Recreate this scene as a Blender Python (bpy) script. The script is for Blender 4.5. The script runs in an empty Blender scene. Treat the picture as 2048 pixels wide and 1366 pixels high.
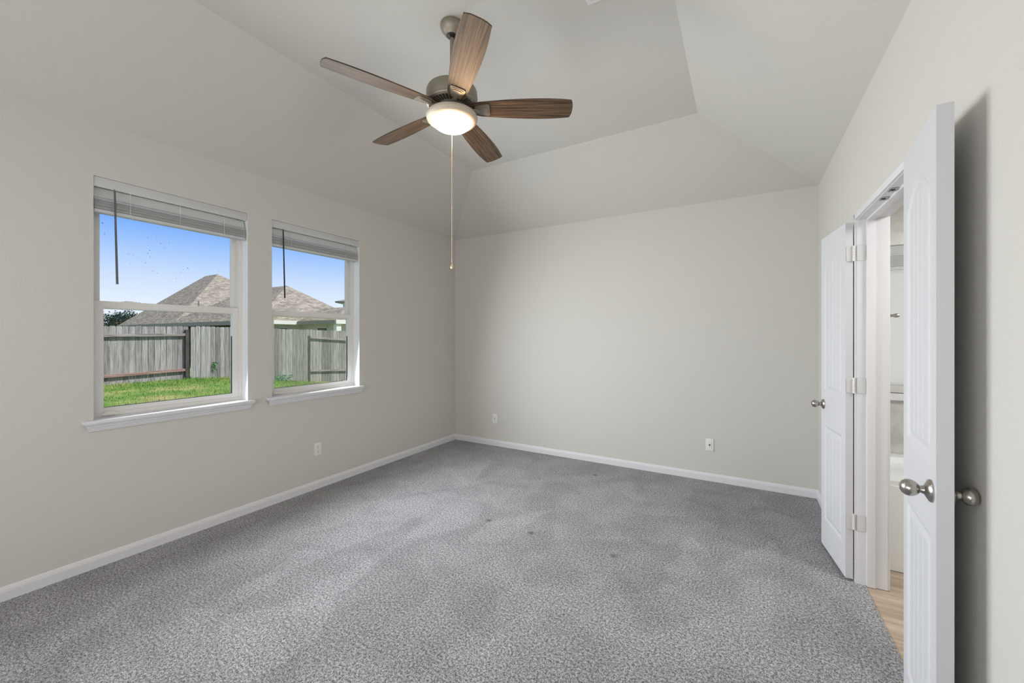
import bpy, bmesh, math, random
from mathutils import Vector, Matrix
R = math.radians
PI = math.pi
S = bpy.context.scene
COL = S.collection
random.seed(7)

# ------------------------------------------------------------------ camera
TH = R(30.14)
cam = bpy.data.cameras.new('camera')
cam_o = bpy.data.objects.new('camera', cam)
COL.objects.link(cam_o)
cam.sensor_width = 36
cam.lens = 794.5 / 2048 * 36
cam.shift_y = -10.6 / 2048
cam.clip_start = 0.02
cam.clip_end = 500
cam_o.location = (0, 0, 1.40)
cam_o.rotation_euler = (R(90), 0, TH)
S.camera = cam_o

# ------------------------------------------------------------------ colour management
S.view_settings.view_transform = 'Standard'
S.view_settings.look = 'None'
S.view_settings.gamma = 1
S.view_settings.use_curve_mapping = False
S.view_settings.exposure = -0.08
S.cycles.max_bounces = 8
S.cycles.diffuse_bounces = 5
S.cycles.glossy_bounces = 3
S.cycles.adaptive_threshold = 0.05

# ------------------------------------------------------------------ room dimensions
XL, XR, YB, YR = -3.387, 0.566, 4.291, -1.5
H, HC = 2.703, 3.142
AX, BX, AY = -0.304, -2.464, 3.410        # raised flat part of the ceiling
RY = YR + 0.88

# ------------------------------------------------------------------ world
def lin(c):
    return tuple(((v / 255) / 12.92 if v / 255 <= 0.04045 else ((v / 255 + 0.055) / 1.055) ** 2.4) for v in c)
def rgba(c): return (*lin(c), 1)

w = bpy.data.worlds.new('sky'); S.world = w; w.use_nodes = True
n = w.node_tree; n.nodes.clear()
out = n.nodes.new('ShaderNodeOutputWorld'); bg = n.nodes.new('ShaderNodeBackground')
tc = n.nodes.new('ShaderNodeTexCoord'); sep = n.nodes.new('ShaderNodeSeparateXYZ'); cr = n.nodes.new('ShaderNodeValToRGB')
n.links.new(tc.outputs['Generated'], sep.inputs[0]); n.links.new(sep.outputs['Z'], cr.inputs[0])
stops = [(0.0, (250, 251, 255)), (0.060, (240, 246, 255)), (0.11, (216, 231, 255)), (0.16, (178, 209, 255)), (0.21, (130, 180, 253)), (0.26, (98, 158, 250)), (0.34, (146, 180, 238)), (0.5, (186, 197, 213)), (1.0, (190, 198, 211))]
e = cr.color_ramp.elements
e[0].position, e[0].color = stops[0][0], rgba(stops[0][1])
e[1].position, e[1].color = stops[-1][0], rgba(stops[-1][1])
for p_, c_ in stops[1:-1]:
    k = e.new(p_); k.color = rgba(c_)
bg.inputs['Strength'].default_value = 1.05
n.links.new(cr.outputs[0], bg.inputs[0]); n.links.new(bg.outputs[0], out.inputs[0])

# ------------------------------------------------------------------ lights
def light(kind, name, loc, rot, energy, color=(1, 1, 1), **kw):
    l = bpy.data.lights.new(name, kind); l.energy = energy; l.color = color
    for a, b in kw.items(): setattr(l, a, b)
    o = bpy.data.objects.new(name, l); COL.objects.link(o); o.location = loc
    o.rotation_euler = rot
    return o
def aim(loc, to): return (Vector(to) - Vector(loc)).to_track_quat('-Z', 'Y').to_euler()

light('SUN', 'sunlight', (0, 0, 20), aim((9, 5.5, 13.5), (0, 0, 0)), 5.6, (1, .965, .91), angle=R(0.6))
# daylight coming in through the two windows
WD = dict(shape='RECTANGLE', size=0.80, size_y=1.25, spread=R(138))
light('AREA', 'window_daylight', (-3.29, 1.24, 1.54), aim((0, 0, 0), (1, 0.10, -0.20)), 31, (.93, .97, 1), **WD)
light('AREA', 'window_daylight', (-3.29, 2.29, 1.54), aim((0, 0, 0), (1, 0.22, -0.20)), 40, (.93, .97, 1), **WD)
# added soft fill lamp before the rear wall, which has no opening
light('AREA', 'rear_fill', (-2.0, -1.3, 1.4), aim((-2.0, -1.3, 1.4), (-1.7, 3, 1.6)), 34, (1, .99, .98), shape='RECTANGLE', size=2.0, size_y=1.2)
# added fill lamp near the camera, aimed up at the left ceiling slope
light('AREA', 'upward_fill', (-0.3, -0.6, 1.0), aim((-0.3, -0.6, 1.0), (-3.0, 2.2, 2.9)), 17, (1, .985, .965), shape='SQUARE', size=1.2)
# added lamp that brightens the bathroom; no light fitting is there
light('AREA', 'bathroom_fill', (1.6, 2.4, 2.35), aim((1.6, 2.4, 2.35), (1.4, 2.8, 0)), 30, (1, .985, .96), shape='RECTANGLE', size=0.6, size_y=0.6)

# ------------------------------------------------------------------ materials
MATS = {}
def newmat(name):
    m = bpy.data.materials.new(name); m.use_nodes = True
    t = m.node_tree; b = t.nodes['Principled BSDF']
    return m, t, b
def N(t, kind, **kw):
    nd = t.nodes.new(kind)
    for a, v in kw.items():
        if a in nd.inputs.keys(): nd.inputs[a].default_value = v
        else: setattr(nd, a, v)
    return nd
def pbr(name, col, rough=.5, metal=0, bump=None, spec=.5, coat=0, var=None):
    if name in MATS: return MATS[name]
    m, t, b = newmat(name)
    b.inputs['Base Color'].default_value = rgba(col); b.inputs['Roughness'].default_value = rough
    b.inputs['Metallic'].default_value = metal; b.inputs['Specular IOR Level'].default_value = spec
    b.inputs['Coat Weight'].default_value = coat
    if bump or var: tcn = N(t, 'ShaderNodeTexCoord')
    if bump:                                  # (scale, strength, distance)
        no = N(t, 'ShaderNodeTexNoise', Scale=bump[0], Detail=3.0); bu = N(t, 'ShaderNodeBump', Strength=bump[1], Distance=bump[2])
        t.links.new(tcn.outputs['Object'], no.inputs['Vector']); t.links.new(no.outputs[0], bu.inputs['Height']); t.links.new(bu.outputs[0], b.inputs['Normal'])
    if var:                                   # (scale, other colour)
        no2 = N(t, 'ShaderNodeTexNoise', Scale=var[0], Detail=4.0); rp = N(t, 'ShaderNodeValToRGB')
        rp.color_ramp.elements[0].position = .35; rp.color_ramp.elements[1].position = .65
        rp.color_ramp.elements[0].color = rgba(col); rp.color_ramp.elements[1].color = rgba(var[1])
        t.links.new(tcn.outputs['Object'], no2.inputs['Vector']); t.links.new(no2.outputs[0], rp.inputs[0]); t.links.new(rp.outputs[0], b.inputs['Base Color'])
    MATS[name] = m
    return m

WALL = pbr('greige_wall_paint', (202, 200, 195), .75, bump=(95, .6, .0024), spec=.25)
CEIL = pbr('greige_ceiling_paint', (202, 200, 195), .85, bump=(70, .45, .003), spec=.2)
WHITE = pbr('white_trim_paint', (218, 218, 221), .35, spec=.4)
DOORW = pbr('white_door_paint', (207, 208, 212), .38, spec=.45)
VINYL = pbr('white_window_vinyl', (222, 221, 219), .4)
BLIND = pbr('white_blind_slat', (226, 227, 228), .45)
def translucent(m, a):
    t = m.node_tree; o = [x for x in t.nodes if x.type == 'OUTPUT_MATERIAL'][0]; src = o.inputs[0].links[0].from_socket
    mx = N(t, 'ShaderNodeMixShader'); df = N(t, 'ShaderNodeBsdfTranslucent'); df.inputs[0].default_value = (.9, .92, .94, 1); mx.inputs[0].default_value = a
    t.links.new(src, mx.inputs[1]); t.links.new(df.outputs[0], mx.inputs[2]); t.links.new(mx.outputs[0], o.inputs[0])
translucent(BLIND, .42)
CORD = pbr('white_cord', (225, 225, 225), .8)
PLATE = pbr('white_plastic_plate', (224, 223, 219), .35)
SLOT = pbr('dark_slot', (60, 58, 55), .6)
NICKEL = pbr('brushed_nickel', (176, 172, 166), .28, 1.0, bump=(400, .05, .0003))
PEWTER = pbr('brushed_pewter', (150, 143, 131), .48, .7, bump=(300, .05, .0003))
DARKVENT = pbr('dark_vent_gap', (48, 40, 34), .8)
HINGEP = pbr('painted_hinge', (214, 214, 216), .35, .1)
STEEL = pbr('bright_steel', (150, 150, 152), .25, 1.0)
BLACKP = pbr('black_plastic', (18, 18, 20), .4)
GREYWAND = pbr('grey_acrylic_wand', (92, 94, 98), .25)
DARKWAND = pbr('dark_acrylic_wand', (14, 18, 34), .25)
GASKET = pbr('dark_gasket', (20, 32, 40), .5)
TUBM = pbr('white_acrylic_tub', (236, 240, 241), .15, coat=.3)
TILE = pbr('mottled_stone_tile', (205, 205, 200), .3, var=(9, (180, 181, 176)))

def glass(name, tint=(250, 253, 255), dots=False):
    m = bpy.data.materials.new(name); m.use_nodes = True; t = m.node_tree; t.nodes.clear()
    o = N(t, 'ShaderNodeOutputMaterial'); mx = N(t, 'ShaderNodeMixShader'); tr = N(t, 'ShaderNodeBsdfTransparent'); gl = N(t, 'ShaderNodeBsdfGlossy', Roughness=.02)
    tr.inputs[0].default_value = rgba(tint)
    fr = N(t, 'ShaderNodeFresnel', IOR=1.35); mt = N(t, 'ShaderNodeMath', operation='MULTIPLY'); mt.inputs[1].default_value = .001
    t.links.new(fr.outputs[0], mt.inputs[0]); t.links.new(mt.outputs[0], mx.inputs[0]); t.links.new(tr.outputs[0], mx.inputs[1]); t.links.new(gl.outputs[0], mx.inputs[2])
    last = mx
    if dots:                                  # dried specks of dirt on the pane
        tcn = N(t, 'ShaderNodeTexCoord'); vo = N(t, 'ShaderNodeTexNoise', Scale=85.0, Detail=3.0); big = N(t, 'ShaderNodeTexNoise', Scale=5.0, Detail=1.0)
        a = N(t, 'ShaderNodeValToRGB'); a.color_ramp.elements[0].position = .69; a.color_ramp.elements[1].position = .72
        b = N(t, 'ShaderNodeValToRGB'); b.color_ramp.elements[0].position = .50; b.color_ramp.elements[1].position = .62
        mu = N(t, 'ShaderNodeMath', operation='MULTIPLY'); df = N(t, 'ShaderNodeBsdfDiffuse'); df.inputs[0].default_value = rgba((120, 140, 150)); m2 = N(t, 'ShaderNodeMixShader')
        for q in (vo, big): t.links.new(tcn.outputs['Object'], q.inputs['Vector'])
        t.links.new(vo.outputs[0], a.inputs[0]); t.links.new(big.outputs[0], b.inputs[0]); t.links.new(a.outputs[0], mu.inputs[0]); t.links.new(b.outputs[0], mu.inputs[1])
        t.links.new(mu.outputs[0], m2.inputs[0]); t.links.new(mx.outputs[0], m2.inputs[1]); t.links.new(df.outputs[0], m2.inputs[2]); last = m2
    t.links.new(last.outputs[0], o.inputs[0])
    return m
GLASS = glass('window_glass')
GLASSD = glass('specked_window_glass', dots=True)
GLASSH = glass('hazy_window_glass', (249, 252, 249))
def haze(m):
    t = m.node_tree; o = [x for x in t.nodes if x.type == 'OUTPUT_MATERIAL'][0]; src = o.inputs[0].links[0].from_socket
    mx = N(t, 'ShaderNodeMixShader'); df = N(t, 'ShaderNodeBsdfTranslucent'); df.inputs[0].default_value = rgba((238, 240, 222)); mx.inputs[0].default_value = .06
    t.links.new(src, mx.inputs[1]); t.links.new(df.outputs[0], mx.inputs[2]); t.links.new(mx.outputs[0], o.inputs[0])
haze(GLASSH)

def frosted():
    m = bpy.data.materials.new('frosted_glass'); m.use_nodes = True; t = m.node_tree; t.nodes.clear()
    o = N(t, 'ShaderNodeOutputMaterial'); mx = N(t, 'ShaderNodeMixShader'); mx.inputs[0].default_value = .15
    tl = N(t, 'ShaderNodeBsdfTranslucent'); tl.inputs[0].default_value = (1, .97, .90, 1); df = N(t, 'ShaderNodeBsdfPrincipled'); df.inputs['Base Color'].default_value = (.85, .88, .9, 1); df.inputs['Roughness'].default_value = .25
    no = N(t, 'ShaderNodeTexNoise', Scale=160.0); bu = N(t, 'ShaderNodeBump', Strength=.4, Distance=.002)
    t.links.new(no.outputs[0], bu.inputs['Height']); t.links.new(bu.outputs[0], df.inputs['Normal'])
    t.links.new(tl.outputs[0], mx.inputs[1]); t.links.new(df.outputs[0], mx.inputs[2]); t.links.new(mx.outputs[0], o.inputs[0])
    return m
FROST = frosted()

def carpet():
    m, t, b = newmat('grey_cut_pile_carpet')
    tcn = N(t, 'ShaderNodeTexCoord')
    fine = N(t, 'ShaderNodeTexNoise', Scale=225.0, Detail=3.0, Roughness=.65)
    coarse = N(t, 'ShaderNodeTexNoise', Scale=88.0, Detail=2.0, Roughness=.7); fmix = N(t, 'ShaderNodeMixRGB'); fmix.inputs[0].default_value = .40
    t.links.new(tcn.outputs['Object'], coarse.inputs['Vector']); t.links.new(fine.outputs[0], fmix.inputs[1]); t.links.new(coarse.outputs[0], fmix.inputs[2])
    mid = N(t, 'ShaderNodeTexNoise', Scale=3.2, Detail=3.0, Distortion=.8)
    mp = N(t, 'ShaderNodeMapping'); mp.inputs['Rotation'].default_value = (0, 0, R(14)); mp.inputs['Scale'].default_value = (2.6, .9, 1)
    strk = N(t, 'ShaderNodeTexVoronoi', Scale=1.0); wob = N(t, 'ShaderNodeTexNoise', Scale=6.0, Detail=2.0)
    wa = N(t, 'ShaderNodeVectorMath', operation='SCALE'); wa.inputs['Scale'].default_value = .12; wb = N(t, 'ShaderNodeVectorMath', operation='ADD')
    t.links.new(tcn.outputs['Object'], wob.inputs['Vector']); t.links.new(wob.outputs['Color'], wa.inputs[0]); t.links.new(wa.outputs[0], wb.inputs[0]); t.links.new(tcn.outputs['Object'], wb.inputs[1])
    t.links.new(wb.outputs[0], mp.inputs[0]); t.links.new(mp.outputs[0], strk.inputs['Vector'])
    sc_ = N(t, 'ShaderNodeSeparateColor'); t.links.new(strk.outputs['Color'], sc_.inputs[0])
    for q in (fine, mid): t.links.new(tcn.outputs['Object'], q.inputs['Vector'])
    r1 = N(t, 'ShaderNodeValToRGB'); el = r1.color_ramp.elements
    el[0].position, el[0].color = .40, rgba((56, 56, 59)); el[1].position, el[1].color = .60, rgba((202, 202, 206))
    el.new(.50).color = rgba((140, 140, 143))
    t.links.new(fmix.outputs[0], r1.inputs[0])
    def rng(src, lo, hi, a, z):
        q = N(t, 'ShaderNodeMapRange'); q.inputs[1].default_value = lo; q.inputs[2].default_value = hi; q.inputs[3].default_value = a; q.inputs[4].default_value = z
        t.links.new(src, q.inputs[0]); return q.outputs[0]
    def mul(a, z):
        q = N(t, 'ShaderNodeMath', operation='MULTIPLY'); t.links.new(a, q.inputs[0]); t.links.new(z, q.inputs[1]); return q.outputs[0]
    f = mul(rng(sc_.outputs[0], 0, 1, .90, 1.08), rng(mid.outputs[0], .36, .64, .90, 1.12))
    # four crushed dents left by furniture feet
    for (x, y) in ((-1.288, 3.886), (-1.67, 2.52), (-1.302, 2.512), (-.711, 2.513)):
        d = N(t, 'ShaderNodeVectorMath', operation='DISTANCE'); d.inputs[1].default_value = (x, y, 0)
        t.links.new(tcn.outputs['Object'], d.inputs[0]); f = mul(f, rng(d.outputs['Value'], .008, .034, .45, 1.0))
    mx = N(t, 'ShaderNodeVectorMath', operation='SCALE')
    t.links.new(r1.outputs[0], mx.inputs[0]); t.links.new(f, mx.inputs['Scale']); t.links.new(mx.outputs[0], b.inputs['Base Color'])
    bu = N(t, 'ShaderNodeBump', Strength=.9, Distance=.008); t.links.new(fmix.outputs[0], bu.inputs['Height']); t.links.new(bu.outputs[0], b.inputs['Normal'])
    b.inputs['Roughness'].default_value = .95; b.inputs['Specular IOR Level'].default_value = .1
    b.inputs['Sheen Weight'].default_value = .15
    return m
CARPET = carpet()

def woodgrain(name, cols, sx=2.2, sy=45, bump=.15, axis=0, rough=.5, knots=True):
    m, t, b = newmat(name)
    tcn = N(t, 'ShaderNodeTexCoord'); mp = N(t, 'ShaderNodeMapping')
    sc = [sy, sy, sy]; sc[axis] = sx; mp.inputs['Scale'].default_value = sc
    no = N(t, 'ShaderNodeTexNoise', Scale=1.0, Detail=5.0, Roughness=.65, Distortion=.6); t.links.new(tcn.outputs['Object'], mp.inputs[0]); t.links.new(mp.outputs[0], no.inputs['Vector'])
    rp = N(t, 'ShaderNodeValToRGB'); el = rp.color_ramp.elements
    el[0].position, el[0].color = .33, rgba(cols[0]); el[1].position, el[1].color = .68, rgba(cols[2]); el.new(.5).color = rgba(cols[1])
    t.links.new(no.outputs[0], rp.inputs[0]); t.links.new(rp.outputs[0], b.inputs['Base Color'])
    bu = N(t, 'ShaderNodeBump', Strength=bump, Distance=.002); t.links.new(no.outputs[0], bu.inputs['Height']); t.links.new(bu.outputs[0], b.inputs['Normal'])
    b.inputs['Roughness'].default_value = rough; b.inputs['Specular IOR Level'].default_value = .1 if rough > .8 else .5
    return m
BLADE = woodgrain('weathered_oak_blade', ((34, 25, 17), (82, 62, 43), (128, 101, 72)), 3.0, 110)
FENCEW = [woodgrain('weathered_cedar_%d' % i, c, 40, 2.0, .3, axis=0, rough=.9) for i, c in enumerate((((112, 107, 103), (140, 135, 132), (162, 158, 154)), ((126, 121, 116), (156, 151, 147), (180, 175, 170)), ((94, 90, 87), (122, 118, 115), (148, 144, 140))))]
def fence_axis(m):
    mp = [x for x in m.node_tree.nodes if x.type == 'MAPPING'][0]; mp.inputs['Scale'].default_value = (28, 28, 1.6)
for m_ in FENCEW: fence_axis(m_)
RAILW = woodgrain('weathered_rail', ((100, 90, 86), (150, 140, 136), (178, 172, 168)), 1.5, 30, axis=1, rough=.9)
REDRAIL = woodgrain('reddish_rail', ((104, 78, 68), (146, 118, 108), (176, 152, 142)), 1.5, 30, axis=1, rough=.9)
BARK = pbr('tree_bark', (70, 58, 48), .9, bump=(20, .6, .02))
VPLANK = woodgrain('vinyl_plank_floor', ((148, 129, 111), (172, 152, 133), (194, 175, 156)), 2.0, 22, .05, rough=.35)

def shingle(name, c1, c2, rot=0):
    m, t, b = newmat(name)
    tcn = N(t, 'ShaderNodeTexCoord'); mp = N(t, 'ShaderNodeMapping'); mp.inputs['Rotation'].default_value = (0, 0, 0)
    sp = N(t, 'ShaderNodeSeparateXYZ'); cb = N(t, 'ShaderNodeCombineXYZ')
    t.links.new(tcn.outputs['Object'], sp.inputs[0]); ad = N(t, 'ShaderNodeMath', operation='ADD')
    t.links.new(sp.outputs['X'], ad.inputs[0]); t.links.new(sp.outputs['Y'], ad.inputs[1]); t.links.new(ad.outputs[0], cb.inputs[0]); 
    zz = N(t, 'ShaderNodeMath', operation='MULTIPLY'); zz.inputs[1].default_value = 1.7; t.links.new(sp.outputs['Z'], zz.inputs[0]); t.links.new(zz.outputs[0], cb.inputs[1])
    br = N(t, 'ShaderNodeTexBrick', Scale=1.0); br.inputs['Brick Width'].default_value = .34; br.inputs['Row Height'].default_value = .13; br.inputs['Mortar Size'].default_value = .006
    br.inputs['Color1'].default_value = rgba(c1); br.inputs['Color2'].default_value = rgba(c2); br.inputs['Mortar'].default_value = rgba(tuple(int(v * .75) for v in c1)); br.offset = .43
    no = N(t, 'ShaderNodeTexNoise', Scale=4.0, Detail=8.0, Roughness=.8); mx = N(t, 'ShaderNodeMixRGB', blend_type='OVERLAY'); mx.inputs[0].default_value = .75
    t.links.new(cb.outputs[0], br.inputs['Vector']); t.links.new(tcn.outputs['Object'], no.inputs['Vector'])
    t.links.new(br.outputs[0], mx.inputs[1]); t.links.new(no.outputs[0], mx.inputs[2]); t.links.new(mx.outputs[0], b.inputs['Base Color']); b.inputs['Roughness'].default_value = .95; b.inputs['Specular IOR Level'].default_value = .08
    return m
SHING = shingle('asphalt_shingles', (126, 117, 108), (164, 154, 142))
SIDING = pbr('cream_siding', (214, 204, 184), .9, var=(.7, (204, 194, 176)))
FASCIA = pbr('white_fascia_board', (226, 224, 222), .6)
GFASCIA = pbr('grey_fascia_board', (140, 132, 126), .6)
DARKWIN = pbr('dark_window_pane', (62, 74, 78), .15)

def grass_mat(name, c):
    m, t, b = newmat(name); tcn = N(t, 'ShaderNodeTexCoord')
    a = N(t, 'ShaderNodeTexNoise', Scale=.9, Detail=5.0, Roughness=.7); rp = N(t, 'ShaderNodeValToRGB'); el = rp.color_ramp.elements
    el[0].position, el[0].color = .36, rgba(c[0]); el[1].position, el[1].color = .66, rgba(c[2]); el.new(.5).color = rgba(c[1])
    t.links.new(tcn.outputs['Object'], a.inputs['Vector']); t.links.new(a.outputs[0], rp.inputs[0]); t.links.new(rp.outputs[0], b.inputs['Base Color']); b.inputs['Roughness'].default_value = .9; b.inputs['Specular IOR Level'].default_value = .1
    return m
GRASS = grass_mat('lawn_grass', ((92, 134, 58), (128, 156, 80), (182, 170, 116)))
SOIL = grass_mat('lawn_soil', ((84, 118, 52), (112, 134, 70), (156, 148, 104)))
LEAFM = pbr('dark_tree_leaves', (52, 70, 66), .7, var=(1.5, (70, 84, 74)))
LEAFB = pbr('brown_green_leaves', (66, 66, 48), .8, var=(1.5, (84, 82, 56)))
WEED = pbr('bright_weed_leaves', (70, 140, 90), .7, var=(4, (104, 160, 100)))

# ------------------------------------------------------------------ mesh helpers
class MB:
    """collects shapes and links them as ONE mesh object"""
    def __init__(s): s.bm = bmesh.new()
    def box(s, x0, x1, y0, y1, z0, z1, bevel=0):
        r = bmesh.ops.create_cube(s.bm, size=1)['verts']
        bmesh.ops.scale(s.bm, verts=r, vec=(x1 - x0, y1 - y0, z1 - z0)); bmesh.ops.translate(s.bm, verts=r, vec=((x0 + x1) / 2, (y0 + y1) / 2, (z0 + z1) / 2))
        if bevel:
            ed = list({e for v in r for e in v.link_edges}); bmesh.ops.bevel(s.bm, geom=ed, offset=bevel, segments=2, affect='EDGES', profile=.7)
        return s
    def face(s, pts):
        return s.bm.faces.new([s.bm.verts.new(p) for p in pts])
    def lathe(s, prof, seg=40, mat=None):     # prof: (r, z); mat: orientation matrix
        M = mat or Matrix()
        rings = []
        for r, z in prof:
            if r < 1e-5: rings.append([s.bm.verts.new(M @ Vector((0, 0, z)))])
            else: rings.append([s.bm.verts.new(M @ Vector((r * math.cos(2 * PI * i / seg), r * math.sin(2 * PI * i / seg), z))) for i in range(seg)])
        for a, b in zip(rings, rings[1:]):
            for i in range(seg):
                j = (i + 1) % seg
                if len(a) == 1 and len(b) == 1: continue
                if len(a) == 1: s.bm.faces.new([a[0], b[j], b[i]])
                elif len(b) == 1: s.bm.faces.new([a[i], a[j], b[0]])
                else: s.bm.faces.new([a[i], a[j], b[j], b[i]])
        return s
    def tube(s, pts, r, seg=10, caps=True):
        pts = [Vector(p) for p in pts]; rings = []
        for k, p in enumerate(pts):
            d = (pts[min(k + 1, len(pts) - 1)] - pts[max(k - 1, 0)]).normalized()
            u = d.orthogonal().normalized(); v = d.cross(u); rr = r[k] if isinstance(r, (list, tuple)) else r
            if k: 
                u = (rings_u - d * rings_u.dot(d)).normalized(); v = d.cross(u)
            rings_u = u
            rings.append([s.bm.verts.new(p + (u * math.cos(2 * PI * i / seg) + v * math.sin(2 * PI * i / seg)) * rr) for i in range(seg)])
        for a, b in zip(rings, rings[1:]):
            for i in range(seg): s.bm.faces.new([a[i], a[(i + 1) % seg], b[(i + 1) % seg], b[i]])
        if caps: s.bm.faces.new(rings[0][::-1]); s.bm.faces.new(rings[-1])
        return s
    def prism(s, poly, fn, d0, d1):           # poly 2D; fn(u, v, d) -> 3D
        a = [s.bm.verts.new(fn(u, v, d0)) for u, v in poly]; b = [s.bm.verts.new(fn(u, v, d1)) for u, v in poly]
        k = len(poly)
        for i in range(k): s.bm.faces.new([a[i], a[(i + 1) % k], b[(i + 1) % k], b[i]])
        s.bm.faces.new(a[::-1]); s.bm.faces.new(b)
        return s
    def build(s, name, mat, parent=None, smooth=False, kind=None, angle=40, recalc=True):
        if recalc: bmesh.ops.recalc_face_normals(s.bm, faces=s.bm.faces[:])
        me = bpy.data.meshes.new(name); s.bm.to_mesh(me); s.bm.free()
        for m in (mat if isinstance(mat, (list, tuple)) else [mat]): me.materials.append(m)
        if smooth:
            for p in me.polygons: p.use_smooth = True
            me.set_sharp_from_angle(angle=R(angle))
        o = bpy.data.objects.new(name, me); COL.objects.link(o)
        if parent: o.parent = parent
        if kind: o['kind'] = kind
        return o
def thing(name, loc, label=None, cat=None, rotz=0, group=None, kind=None, rot=None):
    o = bpy.data.objects.new(name, None); COL.objects.link(o); o.location = loc
    o.rotation_euler = rot or (0, 0, rotz); o.empty_display_size = .1
    tag(o, label, cat, group, kind); return o
def tag(o, label=None, cat=None, group=None, kind=None):
    if label: o['label'] = label
    if cat: o['category'] = cat
    if group: o['group'] = group
    if kind: o['kind'] = kind
    return o
def dup(root, loc, rotz=None, label=None):
    def cp(o, par):
        c = o.copy(); COL.objects.link(c)
        if par: c.parent = par
        for ch in kids[o]: cp(ch, c)
        return c
    kids = {}
    def walk(o): kids[o] = list(o.children); [walk(c) for c in kids[o]]
    walk(root); r = cp(root, None); r.location = loc
    if rotz is not None: r.rotation_euler[2] = rotz
    if label: r['label'] = label
    return r

def slab(name, axis, a0, a1, us, zs, holes, mat, revmat=None):
    """wall slab between axis=a0..a1, cells us x zs, without the hole cells; top edge flat"""
    mb = MB(); bm = mb.bm
    us = sorted(set(us + [h[0] for h in holes] + [h[1] for h in holes])); zs = sorted(set(zs + [h[2] for h in holes] + [h[3] for h in holes]))
    def solid(i, j):
        if not (0 <= i < len(us) - 1 and 0 <= j < len(zs) - 1): return False
        cu, cz = (us[i] + us[i + 1]) / 2, (zs[j] + zs[j + 1]) / 2
        return not any(h[0] < cu < h[1] and h[2] < cz < h[3] for h in holes)
    P = (lambda a, u, z: (a, u, z)) if axis == 'x' else (lambda a, u, z: (u, a, z))
    for i in range(len(us) - 1):
        for j in range(len(zs) - 1):
            if not solid(i, j): continue
            u0, u1, z0, z1 = us[i], us[i + 1], zs[j], zs[j + 1]
            for a in (a0, a1): mb.face([P(a, u0, z0), P(a, u1, z0), P(a, u1, z1), P(a, u0, z1)])
            edge = 0 < 1
            for (di, dj, q) in ((-1, 0, (u0, z0, u0, z1)), (1, 0, (u1, z0, u1, z1)), (0, -1, (u0, z0, u1, z0)), (0, 1, (u0, z1, u1, z1))):
                if not solid(i + di, j + dj):
                    f = mb.face([P(a0, q[0], q[1]), P(a0, q[2], q[3]), P(a1, q[2], q[3]), P(a1, q[0], q[1])])
                    inner = 0 <= i + di < len(us) - 1 and 0 <= j + dj < len(zs) - 1
                    if inner and revmat: f.material_index = 1
    bmesh.ops.remove_doubles(bm, verts=bm.verts[:], dist=1e-5)
    return mb.build(name, [mat, revmat] if revmat else mat, kind='structure')

# ------------------------------------------------------------------ room shell
W1 = (0.805, 1.669); W2 = (1.856, 2.727); WZ = (0.880, 2.373)
DY = (1.985, 2.925); DZ = 2.057; JT = .018
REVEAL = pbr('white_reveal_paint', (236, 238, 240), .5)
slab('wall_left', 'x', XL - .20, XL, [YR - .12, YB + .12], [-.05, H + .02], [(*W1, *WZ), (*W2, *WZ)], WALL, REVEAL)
slab('wall_back', 'y', YB, YB + .12, [XL, XR], [-.05, H + .02], [], WALL)
slab('wall_right', 'x', XR, XR + .118, [YR - .12, YB + .12], [-.05, H + .02], [(DY[0] - JT, DY[1] + JT, -.05, DZ + JT)], WALL, WHITE)
slab('wall_rear', 'y', YR - .12, YR, [XL, XR], [-.05, H + .02], [], WALL)
MB().box(XL, XR + .03, YR, YB, -.05, 0).build('floor', CARPET, kind='structure')
c = MB()
o4 = [(XL, YR), (XR, YR), (XR, YB), (XL, YB)]; i4 = [(BX, RY), (AX, RY), (AX, AY), (BX, AY)]
for k in range(4):
    a, b = o4[k], o4[(k + 1) % 4]; p, q = i4[k], i4[(k + 1) % 4]
    c.face([(*a, H), (*b, H), (*q, HC), (*p, HC)])
c.face([(*p, HC) for p in i4])
bmesh.ops.remove_doubles(c.bm, verts=c.bm.verts[:], dist=1e-4)
r = bmesh.ops.extrude_face_region(c.bm, geom=c.bm.faces[:]); vs = [g for g in r['geom'] if isinstance(g, bmesh.types.BMVert)]
bmesh.ops.translate(c.bm, verts=vs, vec=(0, 0, .08))
c.build('ceiling', CEIL, kind='structure')

# baseboards with a moulded top edge
def baseboard(name, fn, a, b, L0, L1):
    prof = [(0, 0), (.014, 0), (.014, .050), (.0125, .053), (.0125, .057), (.010, .060), (.008, .068), (.004, .0725), (0, .0735)]
    m = MB(); m.prism(prof, fn, L0, L1); return m.build(name, WHITE, kind='structure', smooth=True, angle=25)
baseboard('baseboard_left', lambda d, z, t: (XL + d, t, z), 0, 0, YR, YB)
baseboard('baseboard_back', lambda d, z, t: (t, YB - d, z), 0, 0, XL, XR)
baseboard('baseboard_right', lambda d, z, t: (XR - d, t, z), 0, 0, DY[1] + .021, YB)
baseboard('baseboard_right_front', lambda d, z, t: (XR - d, t, z), 0, 0, YR, DY[0] - .021)

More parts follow.
